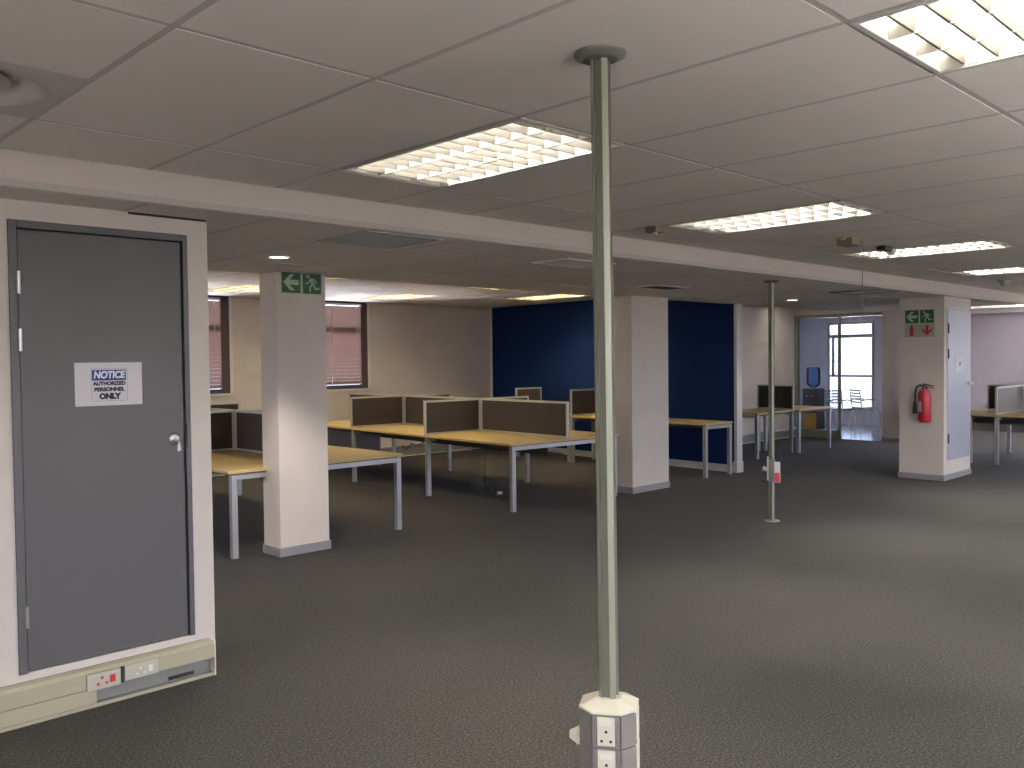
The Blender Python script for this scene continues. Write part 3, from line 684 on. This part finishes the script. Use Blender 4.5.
MB().box(-0.09, -0.03, -0.03, 0.03, 0.385, 0.40).build('lower_bracket', M['black'], bx)

# ------------------------------------------------------------------ desk benches
TZ = 0.72
def screen(parent, x0, y0, x1, y1, z0=TZ+0.008, z1=1.125, fab='fabric'):
    L = math.hypot(x1-x0, y1-y0); a = math.atan2(y1-y0, x1-x0)
    s = MB().box(0.022, L-0.022, -0.010, 0.010, z0+0.012, z1-0.02).build('privacy_screen', M[fab], parent)
    s.location = (x0, y0, 0); s.rotation_euler = (0, 0, a)
    MB().box(0, 0.026, -0.015, 0.015, z0-0.01, z1).box(L-0.026, L, -0.015, 0.015, z0-0.01, z1).box(0.026, L-0.026, -0.015, 0.015, z1-0.024, z1).box(0.026, L-0.026, -0.013, 0.013, z0, z0+0.014).build('screen_frame', M['frame'], s, 0.002)
    return s
def leg_(parent, x, y, s=0.05, top=TZ-0.035):
    return MB().box(x-s/2, x+s/2, y-s/2, y+s/2, 0, top).build('leg', M['leg'], parent, 0.002)
def bench(label, loc, rz, W, segs, crosses, group, fab='fabric', cross_fab=None, sx=None, inset=0.04, spine_segs=None):
    t = thing('bench_desk', label, 'desk', loc, rz, group)
    ys = [0]; sx = sx or W/2
    for L in segs: ys.append(ys[-1]+L)
    for i, L in enumerate(segs):
        for k in (0, 1):
            MB().box((sx+0.004)*k, W if k else sx-0.004, ys[i]+0.002, ys[i+1]-0.002, TZ-0.025, TZ).build('tabletop', M['wood'], t, 0.002)
    for i, y in enumerate(ys):
        yy = y+0.04 if i == 0 else y-inset if i == len(ys)-1 else y
        for x in (0.06, W-0.04): leg_(t, x, yy)
        MB().box(0.085, W-0.065, yy-0.025, yy+0.025, TZ-0.078, TZ-0.035).build('cross_bar', M['leg'], t, 0.002)
    u = MB()
    for x in (0.16, W-0.16): u.box(x-0.02, x+0.02, 0.065, ys[-1]-0.065, TZ-0.07, TZ-0.036)
    for y in ys[0:]:
        yy = min(max(y, 0.04), ys[-1]-0.04)
        u.box(0.05, W-0.05, yy-0.02, yy+0.02, TZ-0.036, TZ-0.0255)
    u.build('underframe', M['under'], t)
    MB().box(W/2-0.12, W/2+0.12, 0.2, ys[-1]-0.2, TZ-0.19, TZ-0.185).box(W/2-0.12, W/2-0.115, 0.2, ys[-1]-0.2, TZ-0.185, TZ-0.1).build('cable_tray', M['under'], t)
    for i, L in enumerate(spine_segs or segs): screen(t, sx, ys[i]+0.02, sx, ys[i]+L-0.018, fab=fab)
    for i in crosses:
        screen(t, 0.01, ys[i], sx-0.017, ys[i], fab=cross_fab or fab); screen(t, sx+0.017, ys[i], W-0.01, ys[i], fab=cross_fab or fab)
    return t
G1 = 'oak bench desks with dark screens'
bench('oak topped bench desk passing behind the square green signed column', (3.30, 6.66, 0), 0, 1.76, [1.6, 1.6, 1.6], [1, 2], G1)
long_bench = bench('long oak topped bench desk with four dark screens beside the tall pole', (6.36, 6.54, 0), SKEW, 1.665, [1.56, 1.68, 1.48], [1, 2], G1, sx=0.865)
MB().box(0.44, 0.46, 3.22, 4.66, 0.18, 0.64).build('modesty_panel', M['blue_box'], long_bench)
bench('oak topped bench desk half hidden behind the extinguisher column', (13.8, 2.61, 0), 0, 1.9, [1.57, 0.80], [1], G1, cross_fab='fabric_grey', sx=1.28, inset=0.44, spine_segs=[1.57, 0.52])
# single desks along the blue partition
def single(label, loc, rz, W, L, div, group, end_near=True):
    # W across (x), L along (y); screen 'div' at the far end
    t = thing('wall_desk', label, 'desk', loc, rz, group)
    MB().box(0, W, 0.002, L-0.002, TZ-0.025, TZ).build('tabletop', M['wood'], t, 0.002)
    for y in (0.035, L-0.035):
        for x in (0.03, W-0.03): leg_(t, x, y)
        MB().box(0.055, W-0.055, y-0.025, y+0.025, TZ-0.078, TZ-0.035).build('cross_bar', M['leg'], t, 0.002)
    MB().box(0.1, 0.14, 0.06, L-0.06, TZ-0.07, TZ-0.036).box(W-0.14, W-0.1, 0.06, L-0.06, TZ-0.07, TZ-0.036).box(0.03, W-0.03, 0.02, 0.05, TZ-0.036, TZ-0.0255).box(0.03, W-0.03, L-0.05, L-0.02, TZ-0.036, TZ-0.0255).build('underframe', M['under'], t)
    if div: screen(t, 0.01, L-0.016, 0.58, L-0.016)
    return t
G2 = 'oak desks against the blue partition'
el = ['oak desk at the open end of the blue partition beside the wide column', 'oak desk on the blue wall mostly hidden behind the wide white column',
      'oak desk on the blue wall between the two dark divider screens', 'oak desk on the blue wall in the corner by the window wall']
for k in range(4):
    y = 1.28*k
    single(el[k], (9.92 - math.sin(SKEW)*y, 6.50 + math.cos(SKEW)*y, 0), SKEW, 0.60, 1.277, k < 3, G2)
# the pair of small desks before the far wall (long side along x)
def small_desk(label, x0, x1, y0, y1, div):
    t = thing('small_desk', label, 'desk', (x0, y0, 0), 0, 'small desks by the glass')
    W, D = x1-x0, y1-y0
    MB().box(0, W, 0, D, TZ-0.025, TZ).build('tabletop', M['wood'], t, 0.002)
    for x in (0.04, W-0.04):
        for y in (0.04, D-0.04): leg_(t, x, y)
        MB().box(x-0.025, x+0.025, 0.065, D-0.065, TZ-0.078, TZ-0.035).build('cross_bar', M['leg'], t, 0.002)
    MB().box(0.065, W-0.065, D-0.06, D-0.03, TZ-0.075, TZ-0.04).box(0.065, W-0.065, 0.06, 0.09, TZ-0.06, TZ-0.026).box(0.02, W-0.02, D-0.05, D-0.03, TZ-0.04, TZ-0.026).box(0.02,0.06,0.02,0.06,TZ-0.036,TZ-0.0255).box(W-0.06,W-0.02,0.02,0.06,TZ-0.036,TZ-0.0255).build('underframe', M['under'], t)
    MB().box(0.065, W-0.065, D-0.06, D-0.04, 0.30, 0.34).build('stretcher', M['leg'], t)
    if div: screen(t, W-0.016, 0.01, W-0.016, D-0.01)
    return t
small_desk('small oak desk with a dark screen behind the thin power pole', 12.27, 13.44, 7.10, 7.78, True)
small_desk('small oak desk in front of the glass meeting room', 13.45, 14.62, 7.02, 7.70, False)
# pale panel on the desk frame under the window bench
# hanging power cable below the long bench
t = tag(MB().tube([(7.03,7.66,0.51),(7.03,7.66,0.40),(7.028,7.662,0.25),(7.032,7.66,0.17)],0.006,6).tube([(7.032,7.66,0.17),(7.05,7.64,0.10),(7.08,7.61,0.03),(7.14,7.57,0.015)],0.01,6).box(7.015,7.05,7.645,7.675,0.15,0.22).box(7.05,7.095,7.61,7.65,0.05,0.11).build('power_cable', M['black']), 'black plug lead hanging from the long bench to the carpet', 'cable')
MB().box(7.13,7.19,7.54,7.58,0.0,0.03).build('plug', M['white'], t, 0.004)
tag(MB().tube([(6.9+0.03*i, 9.1+0.02*i, 0.50-0.06*math.sin(PI*i/10)) for i in range(11)],0.006,6).tube([(7.2+0.03*i, 9.3+0.01*i, 0.50-0.04*math.sin(PI*i/10)) for i in range(11)],0.006,6).build('power_cable', M['black']), 'dark cable looping under the middle of the long bench', 'cable')

# ------------------------------------------------------------------ windows with blinds on the far wall
def blind_window(n, label, x0, x1, tilt):
    t = thing('window_%d' % n, label, 'window', (x0, YW, ZS), kind='structure')
    w, h = x1-x0, ZH-ZS
    b = MB()
    b.box(0, 0.07, -0.01, 0.07, 0, h).box(w-0.07, w, -0.01, 0.07, 0, h).box(0.07, w-0.07, -0.01, 0.07, 0, 0.06).box(0.07, w-0.07, -0.01, 0.07, h-0.05, h).box(w-0.13, w-0.07, -0.01, 0.03, 0.06, h-0.05)
    b.box(0.07, w-0.07, 0.02, 0.06, h*0.62, h*0.62+0.07)
    b.build('window_frame', M['win_frame'], t)
    MB().box(0.07, w-0.07, 0.044, 0.048, 0.06, h*0.62).box(0.07, w-0.07, 0.044, 0.048, h*0.62+0.07, h-0.05).build('window_pane', M['glass'], t)
    MB().box(w, w+0.045, -0.02, 0.0, -0.0, h).box(0, w, -0.03, -0.0, -0.03, 0.0).build('window_trim', M['white'], t)
    bl = thing('window_blind', 'pink brown venetian blind in ' + label, 'blind', (x0, YW, ZS), group='venetian blinds')
    xs0, xs1 = 0.075, w-0.14
    b = MB(); k = 0; z = 0.10
    while z < h-0.07:
        dz, dy = 0.034*math.sin(tilt), 0.034*math.cos(tilt)
        b.quad((xs0,-0.038-dy,z+dz),(xs1,-0.038-dy,z+dz),(xs1,-0.038+dy,z-dz),(xs0,-0.038+dy,z-dz))
        z += 0.056
    b.build('slats', M['slat'], bl)
    MB().box(xs0, xs1, -0.05, -0.012, h-0.065, h-0.03).build('head_rail', M['white_trim'], bl)
    MB().box(xs0, xs1, -0.042, -0.018, 0.07, 0.085).build('bottom_rail', M['white_trim'], bl)
    for f in (0.55, 0.92):
        MB().box(xs0+(xs1-xs0)*f-0.006, xs0+(xs1-xs0)*f+0.006, -0.052, -0.050, 0.08 if f < 0.9 else h*0.6, h-0.06).build('ladder_tape', M['white'], bl)
    MB().cyl((xs0+(xs1-xs0)*0.55,-0.055,0.12),(xs0+(xs1-xs0)*0.55,-0.055,0.18),0.012,0.006).build('pull_tassel', M['white'], bl)
blind_window(1, 'the far window beside the grey door wall', *W1, 0.95)
blind_window(2, 'the far window behind the green signed column', *W2, 0.96)
t = tag(MB().box(6.17,6.42,YW-0.003,YW+0.001,1.45,1.82).build('wall_board', M['cream']), 'plain pale sheet on the far wall between the blind windows', 'notice')

# ------------------------------------------------------------------ meeting room: glass partition, window, furniture
t = thing('window_3', 'tall glass panel with slim metal frame beside the meeting room doorway', 'window', (XG, 7.685, 0), kind='structure')
MB().box(0.02, 0.08, 0, 0.045, 0, 2.40).box(0, 0.10, 0.87, 0.935, 0, 2.40).box(0, 0.10, 0.045, 0.87, 0, 0.16).box(0, 0.10, 0.045, 0.87, 2.34, 2.40).box(0,0.10,-0.815,0.0,2.34,2.40).build('window_frame', M['alu'], t)
MB().box(0.045, 0.055, 0.045, 0.87, 0.16, 2.34).build('glass_pane', M['glass'], t)
t = thing('window_4', 'bright meeting room window with dark cross bars', 'window', (XR, FW[0], 0.33), kind='structure')
w, h = FW[1]-FW[0], 2.04
b = MB().box(-0.02,0.05,0,0.05,0,h).box(-0.02,0.05,w-0.05,w,0,h).box(-0.02,0.05,0.05,w-0.05,0,0.05).box(-0.02,0.05,0.05,w-0.05,h-0.05,h)
b.box(-0.02,0.05,0.05,w-0.05,1.68,1.76).box(-0.02,0.05,0.05,w-0.05,0.77,0.82).box(-0.02,0.05,w-0.16,w-0.10,0.77,1.68)
b.build('window_frame', M['skirt'], t)
MB().box(0.01,0.015,0.05,w-0.05,0.05,0.77).box(0.01,0.015,0.05,w-0.05,0.82,1.68).box(0.01,0.015,0.05,w-0.05,1.76,h-0.05).build('window_pane', M['glass'], t)
MB().box(-0.05,-0.02,w-0.17,w-0.15,1.12,1.16).box(-0.06,-0.045,w-0.26,w-0.15,1.135,1.15).build('handle', M['black'], t)
wc = thing('water_cooler', 'water cooler with blue bottle standing behind the glass panel', 'water cooler', (16.95, 8.54, 0), 0)
MB().box(-0.16,0.16,-0.165,0.165,0,0.56).build('cabinet', M['cooler'], wc, 0.012)
MB().box(-0.165,-0.16,-0.14,0.15,0.05,0.44).build('lower_door', M['cooler_yellow'], wc, 0.004)
MB().box(-0.16,0.16,-0.165,0.165,0.56,0.94).build('dispenser_body', M['cooler'], wc, 0.015)
MB().box(-0.165,-0.155,-0.10,0.10,0.66,0.84).build('tap_recess', M['black'], wc)
for s in (-0.05, 0.05): MB().cyl((-0.16,s,0.80),(-0.20,s,0.79),0.014).build('tap', M['white'], wc)
MB().lathe([(0.04,0.94),(0.06,0.96),(0.135,1.02),(0.14,1.05),(0.13,1.09),(0.14,1.13),(0.14,1.20),(0.13,1.23),(0.14,1.27),(0.135,1.34),(0.11,1.37)], n=24).build('water_bottle', M['bottle'], wc)
def slat_chair(label, loc, rz):
    t = thing('slat_chair', label, 'chair', loc, rz, 'slat backed chairs in the meeting room')   # sits facing local +x
    for s in (-1, 1):
        MB().tube([(-0.22,s*0.22,0.86),(-0.18,s*0.22,0.55),(-0.16,s*0.22,0.44),(0.0,s*0.22,0.43),(0.16,s*0.22,0.435),(0.22,s*0.22,0.40),(0.24,s*0.22,0.30),(0.27,s*0.22,0.12),(0.31,s*0.22,0.012)],0.013,8).build('side_frame', M['chair_white'], t)
        MB().tube([(-0.16,s*0.22,0.43),(-0.20,s*0.22,0.2),(-0.25,s*0.22,0.012)],0.012,8).build('leg', M['chair_white'], t)
        MB().tube([(-0.19,s*0.24,0.62),(-0.05,s*0.25,0.64),(0.12,s*0.24,0.63)],0.014,8).build('arm', M['chair'], t)
    MB().box(-0.17,0.20,-0.21,0.21,0.435,0.465).build('seat', M['chair'], t, 0.01)
    b = MB()
    for k in range(5):
        z = 0.56+0.065*k; x = -0.185-(z-0.55)*0.12
        b.box(x-0.008, x+0.008, -0.215, 0.215, z, z+0.032)
    b.build('back_slats', M['chair'], t)
    return t
slat_chair('slat backed chair beside the water cooler behind the glass', (18.25, 8.62, 0), -PI/2-0.5)
slat_chair('slat backed chair standing before the bright meeting room window', (19.05, 8.42, 0), -PI/2+0.9)

# ------------------------------------------------------------------ daylight
w = bpy.data.worlds.new('world'); scene.world = w; w.use_nodes = True
nt = w.node_tree; bg = nt.nodes['Background']
tc = nt.nodes.new('ShaderNodeTexCoord'); sp = nt.nodes.new('ShaderNodeSeparateXYZ'); nt.links.new(tc.outputs['Generated'], sp.inputs[0])
cr = nt.nodes.new('ShaderNodeValToRGB'); nt.links.new(sp.outputs['Z'], cr.inputs[0])   # bright glow added below the horizon to light the ceilings, hazy sky above
mr = nt.nodes.new('ShaderNodeMapRange'); mr.inputs[1].default_value = -0.5; mr.inputs[2].default_value = 0.5
fr = nt.nodes.new('ShaderNodeFloatCurve'); cv = fr.mapping.curves[0]
for k, p in enumerate([(0.0, 1.0), (0.16, 1.0), (0.32, 0.042), (0.5, 0.042), (0.62, 0.075), (1.0, 0.075)]):
    if k in (0, 5): cv.points[0 if k == 0 else -1].location = p
    else: cv.points.new(*p)
fr.mapping.update()
ml = nt.nodes.new('ShaderNodeMath'); ml.operation = 'MULTIPLY'; ml.inputs[1].default_value = 68.0
nt.links.new(sp.outputs['Z'], mr.inputs[0]); nt.links.new(mr.outputs[0], fr.inputs['Value']); nt.links.new(fr.outputs[0], ml.inputs[0]); nt.links.new(ml.outputs[0], bg.inputs[1])
cm = nt.nodes.new('ShaderNodeMapRange'); cm.inputs[1].default_value = -0.1; cm.inputs[2].default_value = 0.1
nt.links.new(sp.outputs['Z'], cm.inputs[0]); nt.links.new(cm.outputs[0], cr.inputs[0])
cr.color_ramp.elements[0].color = (1.0, 0.955, 0.935, 1); cr.color_ramp.elements[1].color = (0.66, 0.76, 1.0, 1)
nt.links.new(cr.outputs[0], bg.inputs[0])
def portal(loc, rot, sx, sy):
    l = bpy.data.lights.new('window_portal', 'AREA'); l.shape = 'RECTANGLE'; l.size = sx; l.size_y = sy; l.cycles.is_portal = True
    o = bpy.data.objects.new('window_portal', l); COL.objects.link(o); o.location = loc; o.rotation_euler = rot
for a, b in WX: portal(((a+b)/2, YF-0.1, 1.65), (PI/2, 0, 0), b-a, 1.4)
portal((XR+0.15, (RW[0]+RW[1])/2, 1.62), (PI/2, 0, PI/2), RW[1]-RW[0], 1.45)
portal((XR+0.15, (FW[0]+FW[1])/2, 1.35), (PI/2, 0, PI/2), FW[1]-FW[0], 2.04)
portal((XL-0.1, (SW2[0]+SW2[1])/2, 1.65), (PI/2, 0, -PI/2), SW2[1]-SW2[0], 1.3)
portal((XL-0.1, (SW[0]+SW[1])/2, 1.65), (PI/2, 0, -PI/2), SW[1]-SW[0], 1.3)
for a, b in (W1, W2): portal(((a+b)/2, YW+0.15, (ZS+ZH)/2), (-PI/2, 0, 0), b-a, ZH-ZS)

# ------------------------------------------------------------------ camera
f = 880.0
yaw, pitch, roll = math.radians(45.66), math.radians(-1.611), math.radians(-0.6335)
fwd = Vector((math.cos(yaw)*math.cos(pitch), math.sin(yaw)*math.cos(pitch), math.sin(pitch)))
right = Vector((math.sin(yaw), -math.cos(yaw), 0)); up = right.cross(fwd)
r_ = math.cos(roll)*right + math.sin(roll)*up; u_ = -math.sin(roll)*right + math.cos(roll)*up
cam = bpy.data.cameras.new('camera'); cam.sensor_width = 36; cam.lens = f/1024*36; cam.clip_start = 0.05
co = bpy.data.objects.new('camera', cam); COL.objects.link(co)
mw = Matrix((r_, u_, -fwd)).transposed().to_4x4(); mw.translation = Vector((0, 0, 1.6)); co.matrix_world = mw
scene.camera = co
scene.view_settings.view_transform = 'Standard'; scene.view_settings.look = 'None'
scene.view_settings.gamma = 1.0; scene.view_settings.exposure = 0.27; scene.view_settings.use_curve_mapping = False
scene.cycles.use_denoising = True
scene.cycles.max_bounces = 8; scene.cycles.diffuse_bounces = 5; scene.cycles.transparent_max_bounces = 12
scene.cycles.sample_clamp_indirect = 6.0
